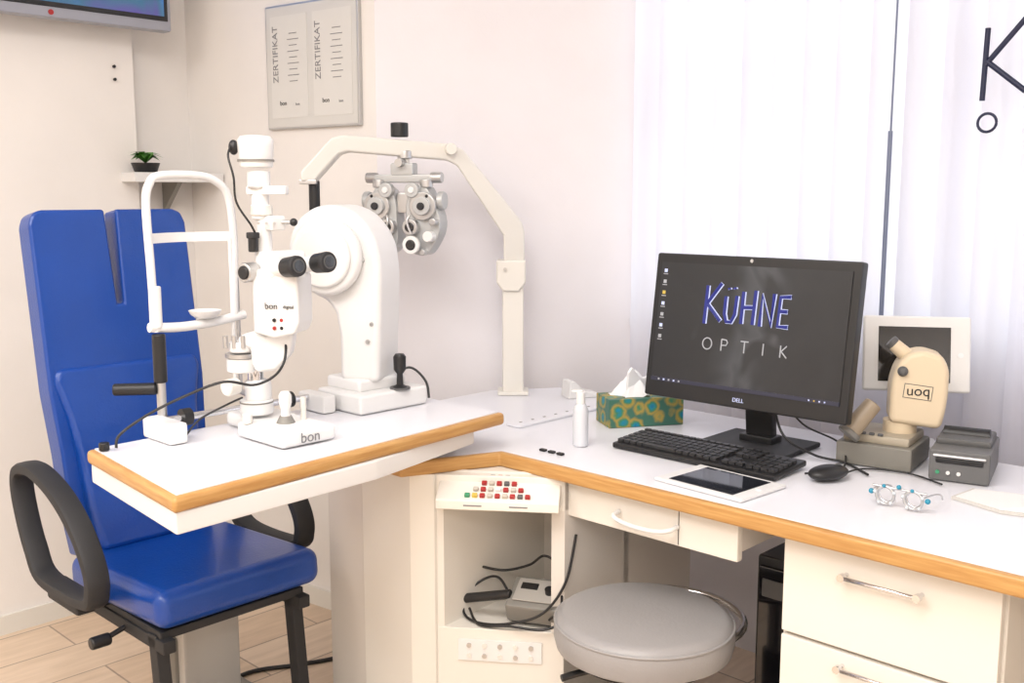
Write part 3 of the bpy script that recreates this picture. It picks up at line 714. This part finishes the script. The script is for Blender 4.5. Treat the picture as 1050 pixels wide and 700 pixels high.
alg("eyepiece_ring", Vector(hl(-.040, -.0, .238))+Vector((-.018, -.006, .017)), (-.6, -.2, .55), .015, .012, GREY2, tn, bevel=.003)
ball("head_knob", .011, hl(-.035, -.042, .200), GREY2, tn)
tp = root("thermal_printer", (.953, 2.10, .7702), -30)
PRG = mat("printer_grey", (.13, .13, .13), .5)
box("printer_case", (.115, .19, .065), (0, 0, .034), PRG, tp, bevel=.005)
box("printer_lid", (.105, .12, .016), (0, .02, .072), GREY2, tp, bevel=.005)
box("printer_slot", (.09, .01, .012), (0, -.093, .045), BLK, tp)
box("printer_tear_bar", (.10, .012, .006), (0, -.095, .055), STL, tp)
cyl("printer_roll", .018, .09, (0, .02, .076), BLK, tp, rot=(0, 90, 0))
for i in range(3): cyl("printer_led_%d" % i, .004, .004, (-.04+.02*i, -.096, .02), GRN if i == 0 else WHT, tp, rot=(90, 0, 0), n=12)
ts = root("tablet_on_stand", (.920, 2.305, .7702), -12)
box("display_frame", (.232, .014, .172), (0, 0, .222), WHT, ts, rot=(-12, 0, 0), bevel=.006, segs=3)
box("display_glass", (.155, .002, .125), (-.005, -.008, .222), GLOSS, ts, rot=(-12, 0, 0), bevel=0)
cyl("home_button", .006, .002, (.094, -.008, .222), PAPER, ts, rot=(78, 0, 0), n=16)
box("stand_leg", (.05, .012, .15), (0, .035, .085), WHT, ts, rot=(-14, 0, 0))
box("stand_foot", (.13, .09, .008), (0, .04, .005), WHT, ts)
# trial frame
tf = root("trial_frame", (.722, 1.850, .7705), -42, .80)
CLR = mat("clear_plastic", (.60, .64, .66), .15)
for sg in (-1, 1):
    tube("lens_ring_%s" % ("l" if sg < 0 else "r"), [(sg*.033+.021*cos(a*pi/10), 0, .026+.021*sin(a*pi/10)) for a in range(20)], .0036, STL, tf, cyc=True, smooth=False)
    tube("lens_ring_rear_%s" % ("l" if sg < 0 else "r"), [(sg*.033+.019*cos(a*pi/10), .010, .026+.019*sin(a*pi/10)) for a in range(20)], .0025, CHR, tf, cyc=True, smooth=False)
    for a in range(5):
        t = a*2*pi/5+.4; ball("ring_knob_%d_%d" % (a, sg), .0045, (sg*.033+.024*cos(t), -.004, .027+.022*sin(t)), TEAL if a == 1 else CLR, tf)
    tube("temple_%s" % ("l" if sg < 0 else "r"), [(sg*.060, 0, .038), (sg*.062, .05, .034), (sg*.06, .10, .022), (sg*.058, .12, .006)], .002, STL, tf)
    ball("side_knob_%d" % sg, .0065, (sg*.066, 0, .030), TEAL, tf)
box("trial_bar", (.13, .006, .006), (0, 0, .046), STL, tf)
ball("nose_knob", .0055, (0, -.004, .052), TEAL, tf)
pp = root("paper_envelope", (.960, 1.868, .7702), -30)
prism("sheet", [(-.12, -.02), (-.09, .06), (.14, .07), (.14, -.07), (-.03, -.075)], .0005, .006, mat("paper_ivory", (.58, .56, .52), .8), pp)
prism("flap", [(-.112, -.018), (-.085, .055), (.135, .065), (.135, -.065), (-.03, -.068)], .006, .007, mat("paper_bright", (.78, .77, .75), .8), pp)
prism("flap_fold", [(-.03, -.068), (.135, -.065), (.06, .0)], .007, .0085, PAPER, pp)

# ------------------------------------------------------------------ niche device
nd = root("foot_control_box", (.060, 2.225, .3855), -18)
box("control_case", (.13, .10, .05), (.0, .0, .050), GREY, nd, rot=(22, 0, 0), bevel=.008)
box("control_panel", (.10, .07, .004), (0, -.009, .077), mat("panel_light", (.38, .36, .33), .5), nd, rot=(22, 0, 0))
cyl("control_knob", .010, .012, (.03, -.015, .083), BLK, nd, rot=(22, 0, 0))
box("control_window", (.04, .02, .003), (-.02, .0, .083), BLK, nd, rot=(22, 0, 0))
box("rest_foot", (.12, .08, .03), (0, .02, .016), GREY2, nd)
alg("ophthalmoscope_handle", (-.115, -.02, .055), (1, -.1, .25), .011, .12, BLK, nd, bevel=.003)
tube("coil_a", [(-.06, -.01, .05), (-.10, .02, .085), (-.14, .03, .075), (-.17, .0, .05), (-.17, -.03, .012), (-.12, -.06, .006), (-.04, -.07, .02), (.03, -.06, .05), (.075, -.04, .12), (.09, -.01, .22)], .0030, BLK, nd)
tube("coil_b", [(.04, -.05, .03), (.07, -.06, .07), (.04, .03, .12), (.0, .05, .14), (-.04, .06, .11), (-.10, .06, .09), (-.15, .04, .10)], .003, BLK, nd)
tube("coil_c", [(-.16, -.02, .02), (-.12, -.065, .005), (-.05, -.07, .012), (.03, -.065, .012), (.08, -.04, .03)], .003, BLK, nd)

# ------------------------------------------------------------------ wall items
pf = root("picture_frame", (-.4-.807*.255, 3.08+.589*.255, 1.745), -36.1)
box("frame_border", (.405, .014, .378), (0, -.008, 0), STL, pf, bevel=.002)
box("certificate_sheet", (.393, .003, .366), (0, -.0155, 0), mat("certificate_paper", (.62, .61, .58), .35, coat=.3), pf, bevel=0)
for i, x in enumerate((-.095, .095)):
    box("page_%d" % i, (.165, .001, .31), (x, -.0175, .0), mat("page_paper", (.66, .65, .62), .6), pf, bevel=0)
    text("title_%d" % i, "ZERTIFIKAT", .033, (x-.06, -.0185, .04), (90, -90, 0), INK, pf)
    for j in range(9): box("text_line_%d_%d" % (i, j), (.05 if j % 2 else .035, .0008, .0022), (x+.02, -.0185, .10-.018*j), INK, pf, bevel=0)
    text("stamp_%d" % i, "bon", .02, (x-.03, -.0185, -.11), (90, 0, 0), BLK, pf)
    text("stamp_b_%d" % i, "bon", .012, (x+.035, -.0185, -.115), (90, 0, 0), INK, pf)

sh = root("wall_shelf", (0, 0, 0), 0)
prism("shelf_board", [(-1.30, 3.400), (-1.118, 3.590), (-.970, 3.487), (-1.185, 3.260)], 1.392, 1.422, WHT, sh, bevel=.002)
plate("shelf_bracket", [(0, 0), (.11, 0), (0, -.10)], -.008, .008, GREY, sh, loc=(-1.18, 3.515, 1.392), rot=(0, 0, -44))
pl = root("potted_plant", (-1.180, 3.345, 1.4225), 0)
lathe("pot", [(0, .001), (.035, .001), (.045, .03), (.042, .03), (0, .025)], (0, 0, 0), BLK, pl)
random.seed(7)
bm = bmesh.new()
for i in range(22):
    a = random.uniform(0, 2*pi); L = random.uniform(.04, .07); up = random.uniform(.01, .035)
    c = Vector((0, 0, .028)); e = Vector((cos(a)*L, sin(a)*L, .028+up)); md = (c+e)/2+Vector((0, 0, .02)); w = Vector((-sin(a), cos(a), 0))*.012
    v = [bm.verts.new(p) for p in (c, md-w, e, md+w)]; bm.faces.new(v)
fin(bm, "leaves", GREEN, pl)

# television on left wall
tv = root("wall_television", (-1.526+.69*.03, 2.952+.72*.03, 2.205), 46.2)
box("tv_case", (1.16, .05, .68), (0, .0, 0), mat("tv_silver", (.32, .33, .38), .35, .1), tv, bevel=.006)
TVS = emis_ramp("tv_picture", [(0, (.05, .03, .20)), (.25, (.12, .06, .32)), (.38, (.05, .15, .25)), (.6, (.06, .22, .70)), (1, (.20, .45, .90))], 'Z', 1.4, .55, 1.0, .45)
box("tv_bezel", (1.135, .002, .640), (0, -.0255, .010), BLK, tv, bevel=0)
box("tv_screen", (1.11, .003, .615), (0, -.0265, .012), TVS, tv, bevel=0)
box("tv_mount", (.3, .05, .3), (-.1, .04, 0), BLKM, tv)
cyl("tv_logo", .008, .003, (.20, -.026, -.325), RED, tv, rot=(90, 0, 0), n=14)
wh = root("wall_screws", (-1.265, 3.347, 1.755), 46.2)
for i in range(2): cyl("screw_%d" % i, .005, .006, (0, .0, -.040*i), BLK, wh, rot=(90, 0, 0), n=12)

# ------------------------------------------------------------------ lights
def area(name, loc, rot, sx, sy, e, col):
    l = bpy.data.lights.new(name, 'AREA'); l.shape = 'RECTANGLE'; l.size = sx; l.size_y = sy; l.energy = e; l.color = col
    o = bpy.data.objects.new(name, l); o.location = loc; o.rotation_euler = tuple(radians(a) for a in rot); COL.objects.link(o); return o
area("ceiling_fill", (-.5, .6, 2.66), (0, 0, 46), 1.8, 1.2, 56, (1.0, .965, .935))  # added soft fill lamps under the ceiling, unseen; no fixture is modelled
area("ceiling_fill", (-2.2, .6, 2.66), (0, 0, 46), 1.2, 1.2, 52, (1.0, .955, .91))
area("ceiling_fill", (-.2, -1.8, 2.66), (0, 0, 46), 1.8, 1.2, 72, (1.0, .965, .935))
w = bpy.data.worlds.new("outside"); scene.world = w; w.use_nodes = True
bg = w.node_tree.nodes["Background"]; bg.inputs[0].default_value = (.94, .96, 1.0, 1); bg.inputs[1].default_value = 2.35

# ------------------------------------------------------------------ camera
cam = bpy.data.cameras.new("camera"); co = bpy.data.objects.new("camera", cam); COL.objects.link(co)
cam.sensor_width = 36; cam.lens = 36; cam.clip_start = .05
co.location = (0, 0, 1.35); co.rotation_euler = (radians(90)-atan(150/1050), 0, 0)
scene.camera = co
